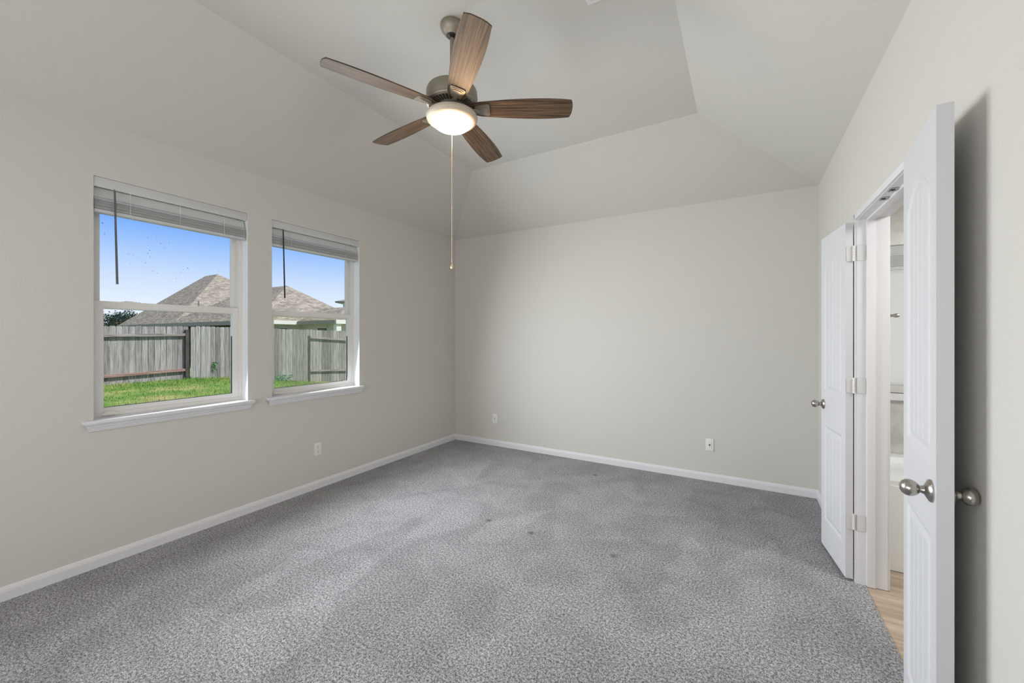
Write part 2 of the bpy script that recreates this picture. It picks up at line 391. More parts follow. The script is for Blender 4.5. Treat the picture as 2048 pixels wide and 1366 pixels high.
# ------------------------------------------------------------------ windows
def window(name, Y0, Y1, pane_mat, pane2):
    z0, z1 = WZ
    root = thing(name, (XL, (Y0 + Y1) / 2, z0), kind='structure')
    w = (Y1 - Y0) / 2; hgt = z1 - z0; zs = z0
    L = lambda z: z - zs
    def fr(mb, x0, x1, y0, y1, a, b, t, tb=None, tt=None):      # rectangular frame in the wall plane
        tb = t if tb is None else tb; tt = t if tt is None else tt
        mb.box(x0, x1, y0, y0 + t, a, b, .002); mb.box(x0, x1, y1 - t, y1, a, b, .002)
        mb.box(x0, x1, y0 + t - .001, y1 - t + .001, a, a + tb, .002); mb.box(x0, x1, y0 + t - .001, y1 - t + .001, b - tt, b, .002)
    m = MB(); fr(m, -.165, -.085, -w, w, L(.888), hgt, .022, .030); m.box(-.128, -.122, -w + .022, w - .022, hgt - .03, hgt - .02)
    m.build('window_frame', VINYL, root, smooth=True)
    mz = 1.600
    u = MB(); fr(u, -.155, -.126, -w + .022, w - .022, L(mz - .025), hgt - .022, .036, .040, .034); us = u.build('upper_sash', VINYL, root, smooth=True)
    p = MB().box(-.142, -.139, -w + .052, w - .052, L(mz + .012), hgt - .05).build('glass_pane', pane_mat, us)
    l = MB(); fr(l, -.124, -.092, -w + .022, w - .022, L(.918), L(mz + .022), .045, .030, .040); 
    l.box(-.093, -.090, -w + .064, w - .064, L(.944), L(.950)); l.box(-.093, -.090, -w + .064, w - .064, L(1.576), L(1.582))
    ls = l.build('lower_sash', VINYL, root, smooth=True)
    g = MB(); t = .004; a, b, y0, y1 = L(.948), L(1.582), -w + .067, w - .067
    g.box(-.108, -.099, y0, y1, a, a + t); g.box(-.108, -.099, y1 - t, y1, a, L(1.40)); g.build('glazing_gasket', GASKET, ls)
    MB().box(-.110, -.107, -w + .06, w - .06, L(.944), L(1.586)).build('glass_pane', pane2, ls)
    for yy in (-w + .20, w - .20):            # the two locks on the meeting rail
        k = MB(); k.box(-.120, -.096, yy - .045, yy + .045, L(mz + .021), L(mz + .025), .001); k.box(-.117, -.100, yy - .03, yy + .012, L(mz + .024), L(mz + .029), .002); k.build('sash_lock', VINYL, root)
    k = MB(); k.box(-.092, -.066, -w + .055, -w + .125, L(.905), L(.915), .002); k.box(-.092, -.076, -w + .065, -w + .115, L(.914), L(.924), .003); k.build('sash_lift', PLATE, root)
    # stool with horns, and the mitred apron under it
    s = MB(); s.box(-.10, .0, -w, w, L(.876), L(.894)); s.box(-.002, .040, -w - .050, w + .038, L(.874), L(.894), .004); sl = s.build('window_sill', WHITE, root, smooth=True)
    prof = [(.030, .874), (.030, .866), (.024, .860), (.022, .850), (.017, .846), (.016, .838), (.012, .834), (.012, .828), (.0, .826)]
    ap = MB(); bm = ap.bm; rows = []
    for d, z in [(0, .874)] + prof:
        ins = (0.030 - d) * 1.0
        rows.append((bm.verts.new((d, -w - .042 + ins, L(z))), bm.verts.new((d, w + .030 - ins, L(z)))))
    for a_, b_ in zip(rows, rows[1:]): bm.faces.new([a_[0], a_[1], b_[1], b_[0]])
    bm.faces.new([r_[0] for r_ in rows]); bm.faces.new([r_[1] for r_ in rows][::-1]); bm.faces.new([rows[0][0], rows[-1][0], rows[-1][1], rows[0][1]])
    ap.build('apron', WHITE, root, smooth=True, angle=25)
    return root
window('window_1', *W1, GLASSD, GLASS)
window('window_2', *W2, GLASS, GLASSH)

def blind(Y0, Y1, label, wand_mat, wand_y):
    c = (Y0 + Y1) / 2; w = (Y1 - Y0) / 2
    root = thing('window_blind', (XL, c, WZ[1]), label, 'blind', group='raised white blinds in the window heads')
    v = MB(); v.box(-.014, -.004, -w + .002, w - .003, -.062, -.003, .003); v.box(-.050, -.012, w - .010, w - .004, -.060, -.004); v.box(-.050, -.012, -w + .004, -w + .010, -.060, -.004)
    v.build('valance', BLIND, root, smooth=True)
    MB().box(-.060, -.020, -w + .012, w - .012, -.045, -.002, .003).build('headrail', BLIND, root, smooth=True)
    s = MB()
    def slatp(z, tilt, x0=-.062, wd=.046):
        P = []
        for i in range(7):
            q = i / 6 - .5; P.append((x0 + wd / 2 + q * wd * math.cos(tilt), z + q * wd * math.sin(tilt) + .003 * math.cos(q * PI)))
        poly = P + [(x, z_ - .0022) for x, z_ in P[::-1]]
        s.prism(poly, lambda u, q, d: (u, d, q), -w + .008, w - .012)
    slatp(-.088, R(-78), wd=.056); slatp(-.112, R(-40)); slatp(-.120, R(-20)); 
    k = 17
    for i in range(k): slatp(-.130 - i * .0037, R(random.uniform(-3, 3)), -.062 + random.uniform(-.002, .003))
    s.build('slats', BLIND, root, smooth=True)
    b = MB().box(-.064, -.012, -w + .008, w - .012, -.214, -.195, .004).build('bottom_rail', BLIND, root, smooth=True)
    for yy in (-w + .17, 0, w - .16):
        MB().tube([(-.010, yy, -.06), (-.009, yy, -.13), (-.010, yy, -.2)], .0012, 6).build('ladder_cord', CORD, root)
    MB().tube([(.002, wand_y - c, -.070), (.004, wand_y - c + .002, -.20), (.008, wand_y - c + .010, -.648)], [.0045, .0052, .0062], 8).build('tilt_wand', wand_mat, root, smooth=True)
    MB().tube([(-.006, wand_y - c, -.058), (.002, wand_y - c, -.07)], .003, 6).build('wand_hook', STEEL, root)
    return root
blind(*W1, 'raised white slat blind in the left, wider-looking window with a grey tilt wand', GREYWAND, .898)
blind(*W2, 'raised white slat blind in the window nearer the corner with a dark tilt wand', DARKWAND, 1.948)

# ------------------------------------------------------------------ electrical plates
def plate(name, loc, rotz, label, cat, kind):
    """local: face towards -Y, width along X"""
    root = thing(name, loc, label, cat, rotz)
    MB().box(-.0345, .0345, -.006, 0, -.0585, .0585, .002).build('cover_plate', PLATE, root, smooth=True)
    if kind == 'duplex':
        for z in (.020, -.020):
            m = MB(); m.lathe([(0, .0085), (.0155, .0085), (.0168, .007), (.0168, 0)], 24, Matrix.Translation((0, 0, z)) @ Matrix.Rotation(R(90), 4, 'X'))
            s = m.build('socket', PLATE, root, smooth=True)
            q = MB(); q.box(-.0075, -.0052, -.0092, -.008, z + .000, z + .010); q.box(.0052, .0075, -.0092, -.008, z + .001, z + .009); q.box(-.0026, .0026, -.0092, -.008, z - .011, z - .005)
            q.build('socket_slots', SLOT, s)
        MB().lathe([(0, .008), (.003, .0075), (.0035, .006)], 12, Matrix.Rotation(R(90), 4, 'X')).build('screw', PLATE, root)
    else:
        MB().box(-.0165, .0165, -.0085, -.005, -.033, .033, .001).build('insert', PLATE, root)
        if kind == 'coax':
            MB().lathe([(0, .020), (.0022, .020), (.0022, .018), (.0048, .018), (.0048, .0085)], 14, Matrix.Translation((0, 0, .002)) @ Matrix.Rotation(R(90), 4, 'X')).build('coax_jack', STEEL, root)
            MB().box(-.004, .004, -.0092, -.0084, -.022, -.016).build('label_slot', SLOT, root)
        else:
            MB().box(-.0065, .0065, -.0094, -.0084, -.008, .006).build('data_jack', SLOT, root)
            MB().box(-.003, .003, -.0094, -.0084, -.020, -.016).build('label_slot', SLOT, root)
    return root
plate('wall_outlet', (XL, 2.266, .361), R(90), 'white duplex power outlet low on the window wall', 'outlet', 'duplex')
plate('coax_outlet', (-2.741, YB, .347), 0, 'small white jack plate on the back wall near the left corner', 'outlet', 'coax')
plate('data_outlet', (-.276, YB, .349), 0, 'white jack plate on the back wall near the doors', 'outlet', 'data')

# ------------------------------------------------------------------ door frame and the two leaves
f = MB(); x0, x1 = XR - .006, XR + .124
f.box(x0, x1, DY[1], DY[1] + JT, 0, DZ + JT); f.box(x0, x1, DY[0] - JT, DY[0], 0, DZ + JT); f.box(x0, x1, DY[0], DY[1], DZ, DZ + JT)
sx0, sx1 = XR + .034, XR + .072
f.box(sx0, sx1, DY[1] - .011, DY[1] + .001, 0, DZ, .002); f.box(sx0, sx1, DY[0] - .001, DY[0] + .011, 0, DZ, .002); f.box(sx0, sx1, DY[0], DY[1], DZ - .011, DZ + .001, .002)
cw = .036
for (X0, X1) in ((XR - .017, XR), (XR + .118, XR + .135)):
    f.box(X0, X1, DY[1] + .003, DY[1] + .020, 0, DZ + cw, .003); f.box(X0, X1, DY[0] - .020, DY[0] - .003, 0, DZ + cw, .003); f.box(X0, X1, DY[0] - .020, DY[1] + .020, DZ + .003, DZ + cw, .003)
door_frame = f.build('trim_1', WHITE, kind='structure', smooth=True)
for yy in (2.455 - .06, 2.455 + .075):
    b = MB(); b.box(XR + .006, XR + .030, yy - .028, yy + .028, DZ - .0025, DZ + .001, .001); b.lathe([(.006, 0), (.0075, -.004), (.004, -.006), (0, -.006)], 14, Matrix.Translation((XR + .018, yy, DZ - .002)))
    b.box(XR + .004, XR + .010, yy - .010, yy + .010, DZ - .008, DZ - .002)
    b.build('ball_catch_strike', STEEL, door_frame, smooth=True)

LW, LT, LZ0, LZ1 = .430, .035, .018, 2.047
PAN = [(.062, .366, 1.045, 1.835, .075), (.062, .366, .205, .815, 0)]
def panel_depth(u, z):
    for (u0, u1, z0, z1, rise) in PAN:
        uc, hw = (u0 + u1) / 2, (u1 - u0) / 2
        q = max(-1, min(1, (u - uc) / hw))
        zt = z1 + (rise * (1 - q * q) if rise else 0)
        slope = math.hypot(1, 2 * rise * abs(q) / hw)
        e = min(u - u0, u1 - u, z - z0, (zt - z) / slope)
        if e <= 0: continue
        if e < .010: return -.0065 * (e / .010) ** .8
        if e < .022: return -.0065 + .0015 * math.sin((e - .010) / .012 * PI / 2)
        if e < .034: return -.005 + .0035 * (e - .022) / .012
        g = 0
        for gu in (uc - .058, uc, uc + .058):
            dd = abs(u - gu)
            if dd < .005: g = max(g, (1 - dd / .005))
        return -.0015 - .0032 * g
    return 0
HGAP = pbr('hinge_mortise_line', (180, 180, 179), .7)
def rrect(w_, h_, r_):
    pts = []
    for (cx, cy, a0) in ((w_ - r_, h_ - r_, 0), (-w_ + r_, h_ - r_, 90), (-w_ + r_, -h_ + r_, 180), (w_ - r_, -h_ + r_, 270)):
        for i in range(5): aa = R(a0 + 22.5 * i); pts.append((cx + r_ * math.cos(aa), cy + r_ * math.sin(aa)))
    return pts
def leaf(name, hinge, d, side):
    """local +x from hinge edge to free edge, local side*y towards the wall"""
    root = thing(name, (hinge[0], hinge[1], 0), kind='structure', rotz=math.atan2(d[1], d[0]))
    m = MB(); bm = m.bm
    US = []; u = 0
    while u < LW - 1e-6: US.append(u); u += .0043 if .055 < u < .375 else .012
    US.append(LW); Z = []; z = LZ0
    while z < LZ1 - 1e-6: Z.append(z); z += .006 if (.19 < z < .26 or .77 < z < .83 or 1.03 < z < 1.09 or 1.78 < z < 1.93) else .03
    Z.append(LZ1)
    V = {}
    for s_, y in ((0, 0), (1, LT)):
        for i, a in enumerate(US):
            for j, b in enumerate(Z):
                dp = panel_depth(a, b); V[s_, i, j] = bm.verts.new((a, side * (y - dp if s_ == 0 else y + dp), b))
    ni, nj = len(US) - 1, len(Z) - 1
    for i in range(ni):
        for j in range(nj):
            bm.faces.new([V[0, i, j], V[0, i + 1, j], V[0, i + 1, j + 1], V[0, i, j + 1]]); bm.faces.new([V[1, i, j], V[1, i, j + 1], V[1, i + 1, j + 1], V[1, i + 1, j]])
    for i in range(ni):
        for j in (0, nj): bm.faces.new([V[0, i, j], V[0, i + 1, j], V[1, i + 1, j], V[1, i, j]])
    for j in range(nj):
        for i in (0, ni): bm.faces.new([V[0, i, j], V[0, i, j + 1], V[1, i, j + 1], V[1, i, j]])
    m.build('door_leaf', DOORW, root, smooth=True, angle=50)
    prof = [(0, 0), (.032, 0), (.0325, .003), (.030, .007), (.020, .012), (.0125, .016), (.0105, .022), (.0105, .0255), (.014, .027), (.019, .032), (.0235, .040), (.0245, .047), (.0225, .056), (.017, .063), (.009, .0672), (0, .0685)]
    uk = LW - .047
    for sd, sc in ((-side, 1.0), (side, .84)):
        M = Matrix.Translation((uk, 0 if sd == -side else side * LT, .952)) @ Matrix.Rotation(R(90) * (1 if sd < 0 else -1), 4, 'X')
        k = MB(); k.lathe([(r_, z_ * sc) for r_, z_ in prof], 32, M); kn = k.build('door_knob', NICKEL, root, smooth=True, angle=35)
        kn['label'] = 'brushed nickel egg-shaped knob'
    for hz in (.345, 1.12, 1.87):
        h_ = MB(); h_.prism(rrect(.0155, .044, .009), lambda u, v_, dd: (dd, side * .0195 + u, hz + v_), -.002, .0005)
        for q in range(5): h_.lathe([(0, -.0085), (.006, -.0085), (.006, .0085), (0, .0085)], 12, Matrix.Translation((-.006, side * (LT + .002), hz - .0355 + q * .01775)))
        for (a_, b_) in ((.028, .030), (.012, 0), (.028, -.030)): h_.lathe([(.0035, 0), (.0025, .0008), (0, .0008)], 8, Matrix.Translation((-.0015, side * a_, hz + b_)) @ Matrix.Rotation(R(-90), 4, 'Y'))
        hg = h_.build('hinge', HINGEP, root, smooth=True)
        q = MB(); q.prism(rrect(.0170, .0455, .010), lambda u, v_, dd: (dd, side * .0195 + u, hz + v_), -.0008, .0005); q.build('mortise_line', HGAP, hg)
    return root
dv = Vector((-.119, .993)).normalized(); leaf('door_1', (.509, 2.927), dv, -1)
dv = Vector((-.101, -.995)).normalized(); leaf('door_2', (.512, 1.986), dv, 1)
for hz in (.345, 1.12, 1.87):
    h_ = MB(); h_.prism(rrect(.019, .044, .009), lambda u, v_, dd: (XR + .012 + u, DY[1] + dd, hz + v_), -.002, .0005)
    for (a_, b_) in ((.006, .030), (.022, 0), (.006, -.030)): h_.lathe([(.0035, 0), (.0025, .0008), (0, .0008)], 8, Matrix.Translation((XR + a_, DY[1] - .0015, hz + b_)) @ Matrix.Rotation(R(90), 4, 'X'))
    hg = h_.build('hinge_leaf', HINGEP, door_frame)
    q = MB(); q.prism(rrect(.0205, .0455, .010), lambda u, v_, dd: (XR + .012 + u, DY[1] + dd, hz + v_), -.0008, .0005); q.build('mortise_line', HGAP, hg)

# ------------------------------------------------------------------ ceiling fan
FX, FY = -1.406, 1.753
fan = thing('ceiling_fan', (FX, FY, HC), 'five-blade ceiling fan with grey-brown wooden blades and a lit round lamp', 'ceiling fan', rotz=TH)
Zf = lambda z: z - HC
MB().lathe([(.063, 0), (.0655, -.004), (.0645, -.018), (.058, -.034), (.046, -.050), (.036, -.058), (.033, -.064), (.030, -.064), (.0, -.060)], 40).build('canopy', PEWTER, fan, smooth=True)
MB().lathe([(.026, -.058), (.027, -.066), (.020, -.074), (.013, -.076)], 28).build('hanger_ball', BLACKP, fan, smooth=True)
MB().lathe([(.0115, -.06), (.0115, Zf(2.80)), (.030, Zf(2.795)), (.034, Zf(2.775)), (.0, Zf(2.775))], 24).build('downrod', PEWTER, fan, smooth=True)
mh = MB().lathe([(0, Zf(2.785)), (.07, Zf(2.785)), (.120, Zf(2.780)), (.136, Zf(2.772)), (.1405, Zf(2.762)), (.1425, Zf(2.735)), (.1425, Zf(2.712)), (.139, Zf(2.702)), (.139, Zf(2.698)), (.142, Zf(2.694)), (.139, Zf(2.686)), (.128, Zf(2.681)), (.124, Zf(2.685)), (.080, Zf(2.682)), (.075, Zf(2.676)), (.070, Zf(2.674)), (.0, Zf(2.674))], 64).build('motor_housing', PEWTER, fan, smooth=True)
v = MB()
v.lathe([(.127, Zf(2.6835)), (.078, Zf(2.6805)), (.078, Zf(2.682)), (.127, Zf(2.685))], 64); v.build('vent_recess', DARKVENT, mh, smooth=True)
v = MB()
for k in range(40):
    a = 2 * PI * k / 40; ca, sa = math.cos(a), math.sin(a); wv = .0028
    P = lambda r_, s_, z_: (r_ * ca - s_ * sa, r_ * sa + s_ * ca, Zf(z_))
    poly = [P(.080, -wv * .8, 2.677), P(.126, -wv, 2.680), P(.126, wv, 2.680), P(.080, wv * .8, 2.677)]; top = [P(.080, -wv * .8, 2.683), P(.126, -wv, 2.686), P(.126, wv, 2.686), P(.080, wv * .8, 2.683)]
    lo = [v.bm.verts.new(p) for p in poly]; hi = [v.bm.verts.new(p) for p in top]
    v.bm.faces.new(lo); v.bm.faces.new(hi[::-1])
    for i in range(4): v.bm.faces.new([lo[i], lo[(i + 1) % 4], hi[(i + 1) % 4], hi[i]])
v.build('vent_fins', PEWTER, mh)
MB().lathe([(.060, Zf(2.675)), (.070, Zf(2.668)), (.072, Zf(2.658)), (.066, Zf(2.650)), (.060, Zf(2.640))], 48).build('switch_housing', PEWTER, fan, smooth=True)
RIM = pbr('cream_pewter_rim', (196, 184, 168), .5, .1)
MB().lathe([(.0, Zf(2.650)), (.070, Zf(2.650)), (.098, Zf(2.647)), (.124, Zf(2.641)), (.138, Zf(2.632)), (.143, Zf(2.621)), (.140, Zf(2.609)), (.131, Zf(2.600)), (.120, Zf(2.595)), (.1145, Zf(2.596)), (.112, Zf(2.604)), (.112, Zf(2.612)), (0, Zf(2.612))], 64).build('light_rim', RIM, fan, smooth=True, angle=60)
def lampmat():
    m, t, b = newmat('lit_frosted_bowl'); b.inputs['Base Color'].default_value = (.9, .88, .82, 1); b.inputs['Roughness'].default_value = .3
    b.inputs['Emission Color'].default_value = (1, .80, .56, 1); b.inputs['Emission Strength'].default_value = 9; return m
bowl = MB().lathe([(.1125, Zf(2.602)), (.1115, Zf(2.596)), (.105, Zf(2.584)), (.090, Zf(2.571)), (.068, Zf(2.561)), (.040, Zf(2.555)), (.015, Zf(2.5535)), (0, Zf(2.553))], 64).build('glass_bowl', lampmat(), fan, smooth=True)
cm = pbr('pale_brass_chain', (226, 196, 160), .35, .6)
ch = MB(); z = 2.553
ch.tube([(0, 0, Zf(2.553)), (0, 0, Zf(1.80))], .0011, 6)
while z > 1.80: 
    ch.lathe([(0, Zf(z + .0022)), (.0021, Zf(z)), (0, Zf(z - .0022))], 6); z -= .0062
pc = ch.build('pull_chain', cm, fan)
MB().lathe([(0, Zf(1.802)), (.003, Zf(1.800)), (.0075, Zf(1.792)), (.008, Zf(1.786)), (.0055, Zf(1.778)), (0, Zf(1.775))], 14).build('chain_fob', cm, pc, smooth=True)
# blades
BR0, BR1 = .118, .672
def halfw(t):                                 # half width along the blade, t 0..1
    if t < .08: return .030 + (.050 - .030) * math.sqrt(t / .08)
    return .050 + .020 * math.sin(min(1, (t - .08) / .62) * PI / 2) - (.010 * ((t - .70) / .30) ** 2 if t > .7 else 0)
def blade_mesh():
    m = MB(); bm = m.bm; n_ = 40; top = []; bot = []; outl = []
    for i in range(n_ + 1):
        t = i / n_; outl.append((BR0 + (BR1 - .012 - BR0) * t, halfw(t)))
    hw = outl[-1][1]; tip = []
    for i in range(1, 12):                    # gently bowed tip with small corner radii
        q = 1 - 2 * i / 12; tip.append((BR1 - .012 + .012 * (1 - abs(q) ** 3), hw * q * (1 - .02)))
    pts = [(x, y) for x, y in outl] + tip + [(x, -y) for x, y in outl[::-1]]
    m.prism(pts, lambda u, v_, d: (u, v_, d), -.003, .003)
    return m
proto = None
brk = None
for k in range(5):
    ang = k * R(72) - R(.5)
    if proto is None:
        proto = blade_mesh().build('blade', BLADE, fan, smooth=False)
        b = MB()
        # foot plate under the blade, stepped rounded trapezoid, and the arm to the hub
        def rt(x0, x1, w0, w1, z0, z1, cr=.012):
            pts = []
            for (cx, cy, a0) in ((x1 - cr, w1 - cr, 0), (x0 + cr, w0 - cr, 90), (x0 + cr, -w0 + cr, 180), (x1 - cr, -w1 + cr, 270)):
                for i in range(6): aa = R(a0 + 18 * i); pts.append((cx + cr * math.cos(aa), cy + cr * math.sin(aa)))
            b.prism(pts, lambda u, v_, d: (u, v_, d), z0, z1)
        rt(.128, .212, .028, .040, -.0085, -.003); rt(.136, .205, .020, .032, -.0115, -.008, .010); rt(.144, .197, .013, .024, -.0145, -.0112, .008)
        b.tube([(.150, 0, -.006), (.125, 0, -.009), (.105, 0, -.006), (.085, 0, -.002), (.062, 0, .000)], [.011, .011, .012, .013, .014], 8)
        brk = b.build('blade_bracket', PEWTER, proto, smooth=True)
        o = proto
    else:
        o = proto.copy(); COL.objects.link(o); o.parent = fan
        c_ = brk.copy(); COL.objects.link(c_); c_.parent = o
    o.rotation_euler = (R(-13), 0, ang); o.rotation_mode = 'XYZ'; o.location = (0, 0, Zf(2.669))
# lamp light of the fan (bulbs of the light kit sit in the bowl)
light('POINT', 'fan_lamp_bulb', (FX, FY, 2.505), (0, 0, 0), 5.5, (1, .64, .35), shadow_soft_size=.05)

# ------------------------------------------------------------------ ceiling register (only its corner shows)
reg = thing('ceiling_register', (-.702, 2.004, HC), 'white metal air register on the flat ceiling at the top edge', 'air vent')
m = MB(); a, b_, t_ = .34, -.19, .022
m.box(0, a, -t_, 0, -.008, 0, .002); m.box(0, a, b_, b_ + t_, -.008, 0, .002); m.box(0, t_, b_ + t_, -t_, -.008, 0, .002); m.box(a - t_, a, b_ + t_, -t_, -.008, 0, .002)
m.build('frame', VINYL, reg)
m = MB()
for i in range(9): m.box(t_, a - t_, -t_ - .008 - i * .0165, -t_ - .003 - i * .0165, -.007, -.001)
m.build('louvres', VINYL, reg)

# ------------------------------------------------------------------ bathroom behind the doors
BX1, BY0, BY1 = 2.6, 1.2, 3.95
slab('wall_bathroom_back', 'y', BY1, BY1 + .12, [XR + .118, BX1 + .1], [-.05, 2.6], [(.80, 1.75, .98, 2.072)], TILE, REVEAL)
BW = pbr('bathroom_wall_paint', (214, 212, 206), .7)
slab('wall_bathroom_right', 'x', BX1, BX1 + .1, [BY0 - .1, BY1], [-.05, 2.6], [], BW)
slab('wall_bathroom_front', 'y', BY0 - .1, BY0, [XR + .118, BX1], [-.05, 2.6], [], BW)
MB().box(XR + .118, BX1 + .1, BY0 - .1, BY1 + .12, 2.6, 2.66).build('ceiling_bathroom', BW, kind='structure')
MB().box(XR + .03, BX1, BY0, BY1, -.05, -.003).build('floor_bathroom', VPLANK, kind='structure')
bw = thing('window_3', (1.275, BY1, .98), kind='structure')
m = MB(); 
for (a, b, c_, d_) in ((-.475, -.44, 0, 1.092), (.44, .475, 0, 1.092)): m.box(a, b, .05, .10, c_, d_)
m.box(-.44, .44, .05, .10, 0, .05); m.box(-.44, .44, .05, .10, 1.05, 1.092); m.build('window_frame', VINYL, bw)
MB().box(-.44, .44, .072, .078, .05, 1.05).build('glass_pane', FROST, bw)
MB().box(-.50, .50, -.030, .05, -.05, 0, .004).build('window_sill', WHITE, bw)
bb = thing('window_blind', (1.275, BY1, 2.072), 'raised white blind seen through the doorway above the frosted bathroom window', 'blind')
MB().box(-.47, .47, .004, .014, -.065, -.005, .002).build('valance', BLIND, bb)
m = MB()
for i in range(10): m.box(-.465, .465, .010, .045, -.078 - i * .0085, -.071 - i * .0085)
m.build('slats', BLIND, bb); MB().box(-.465, .465, .008, .048, -.18, -.165).build('bottom_rail', BLIND, bb)
tub = thing('bathtub', (1.6, 3.57, 0), 'white built-in bathtub with flat apron behind the doorway', 'bathtub')
m = MB(); bm = m.bm
tx, ty, tz = .905, .375, .536
m.box(-tx, tx, -ty, -ty + .03, 0, tz - .03)
def ring(rx, ry, z, nn=48, ex=4):
    out_ = []
    for i in range(nn):
        a = 2 * PI * i / nn; ca, sa = math.cos(a), math.sin(a); q = (abs(ca) ** ex + abs(sa) ** ex) ** (-1 / ex); out_.append(bm.verts.new((rx * q * ca, ry * q * sa, z)))
    return out_
rr = [ring(tx, ty, tz - .035, ex=40), ring(tx, ty, tz, ex=40), ring(tx - .09, ty - .075, tz), ring(tx - .11, ty - .095, tz - .03), ring(tx - .17, ty - .12, tz - .30), ring(tx - .28, ty - .18, tz - .40)]
for p, q in zip(rr, rr[1:]):
    for i in range(48): bm.faces.new([p[i], p[(i + 1) % 48], q[(i + 1) % 48], q[i]])
bm.faces.new(rr[-1]); bm.faces.new(rr[0][::-1])
m.build('tub_shell', TUBM, tub, smooth=True, angle=50)
tb = thing('towel_bar', (XR + .118, 3.12, 1.52), 'small nickel towel bar post on the bathroom wall seen through the doorway', 'towel bar')
m = MB(); m.lathe([(0, 0), (.022, 0), (.022, .004), (.011, .012), (.008, .040), (.007, .075), (.011, .082), (.013, .090), (.009, .100), (0, .104)], 24, Matrix.Translation((.0, 0, 0)) @ Matrix.Rotation(R(90), 4, 'Y')); m.build('post', NICKEL, tb, smooth=True)
MB().tube([(.088, 0, 0), (.088, .04, 0)], .007, 12).build('bar', NICKEL, tb, smooth=True)

# ------------------------------------------------------------------ garden
def gz(y): 
    pts = [(-40, -.10), (6.2, -.07), (7.5, -.14), (9, -.42), (10.5, -.60), (12.4, -.74), (20, -.9), (60, -1.0)]
    for (a, za), (b, zb) in zip(pts, pts[1:]):
        if a <= y <= b: return za + (zb - za) * (y - a) / (b - a)
    return pts[-1][1]
m = MB(); bm = m.bm; xs = [-130, -90, -60, -45, -35, -28, -24, -20, -17, -14, -11, -8, -6, -4.5, XL - .22]; ys = [-40, -20, -10, -4, 0, 2, 4, 6.2, 7, 7.5, 8.2, 9, 9.8, 10.5, 11.5, 12.4, 14, 17, 20, 26, 35, 60]
V = [[bm.verts.new((x, y, gz(y))) for y in ys] for x in xs]
for i in range(len(xs) - 1):
    for j in range(len(ys) - 1): bm.faces.new([V[i][j], V[i + 1][j], V[i + 1][j + 1], V[i][j + 1]])
m.build('ground_outside', SOIL, kind='structure', smooth=True)
g = MB(); bm = g.bm; rnd = random.Random(3)
for k in range(26000):
    x = rnd.uniform(-16.28, -7.5); y = 1.2 + (x + 7.5) * -.1 + rnd.uniform(0, 8.6); 
    if k % 3 == 0: x = rnd.uniform(-16.28, -14.5)
    z = gz(y); a = rnd.uniform(0, PI); hgt = rnd.uniform(.03, .075) * (1.5 if x < -16 else 1); wd = rnd.uniform(.006, .012); dx, dy = math.cos(a) * wd, math.sin(a) * wd
    lx, ly = rnd.uniform(-.03, .03), rnd.uniform(-.03, .03)
    bm.faces.new([bm.verts.new((x - dx, y - dy, z - .01)), bm.verts.new((x + dx, y + dy, z - .01)), bm.verts.new((x + lx, y + ly, z + hgt))])
tag(g.build('lawn', GRASS, recalc=False), 'green and straw-coloured lawn between the house and the fence', 'grass', kind='stuff')

# board fence, three bays
FXX = -16.4
def top(y):
    pts = [(0, 1.66), (4, 1.70), (6.2, 1.735), (7.5, 1.74), (9, 1.70), (10.5, 1.69), (12.4, 1.64), (16, 1.60)]
    for (a, za), (b, zb) in zip(pts, pts[1:]):
        if a <= y <= b: return za + (zb - za) * (y - a) / (b - a)
    return 1.6
POSTD = pbr('dark_damp_post', (84, 78, 72), .9, var=(6, (62, 60, 58)))
def bay(y0, y1, label, rails, px, post_y, lean=0.0):
    """px: x offset of the picket faces; rails: (z at y0, z at y1, material)"""
    root = thing('wooden_fence', (FXX, y0, gz(y0)), label, 'fence', group='grey board fence bays at the end of the lawn')
    bz = gz(y0); y = y0; rn = random.Random(int(y0 * 100))
    while y < y1 - .04:
        wd = min(rn.uniform(.132, .146), y1 - y); z0 = gz(y) - .03; z1 = top(y) + rn.uniform(-.012, .012); e_ = .022
        ln = rn.uniform(-.004, .004) + lean
        poly = [(y, z0), (y + wd, z0), (y + wd + ln, z1 - e_), (y + wd - e_ + ln, z1), (y + e_ + ln, z1), (y + ln, z1 - e_)]
        jx = rn.uniform(-.003, .003)
        m = MB(); m.prism([(a - y0, b - bz) for a, b in poly], lambda u, v_, d: (d, u, v_), px + jx, px + .016 + jx)
        o = m.build('picket', FENCEW[rn.choice((0, 0, 1, 1, 2))], root)
        y += wd + rn.uniform(.007, .013)
    for (za, zb, mt) in rails:
        m = MB(); yy0, yy1 = .0, y1 - y0
        for (p0, p1) in ((px + .017, px + .098),):
            vs = [(p0, yy0, za - bz), (p1, yy0, za - bz), (p1, yy1, zb - bz), (p0, yy1, zb - bz)]; lo = [m.bm.verts.new((x, y_, z_ - .085)) for x, y_, z_ in vs]; hi = [m.bm.verts.new(v_) for v_ in vs]
            m.bm.faces.new(lo[::-1]); m.bm.faces.new(hi)
            for i in range(4): m.bm.faces.new([lo[i], lo[(i + 1) % 4], hi[(i + 1) % 4], hi[i]])
        m.build('rail', mt, root)
    for (py, pz) in post_y:
        MB().box(px + .02, px + .11, py - y0 - .058, py - y0 + .058, gz(py) - bz - .05, pz - bz).build('post', POSTD, root)
    return root
bay(1.0, 4.10, 'fence bay with plain boards at the far left edge of the left window', [], .05, [])
bay(4.10, 6.22, 'fence bay with two rails facing the lawn, lower rail reddish', [(1.46, 1.50, RAILW), (.24, .30, REDRAIL)], -.09, [(6.17, 1.62)])
bay(6.24, 10.46, 'fence bay of plain grey boards facing the lawn, seen in both windows', [], .05, [])
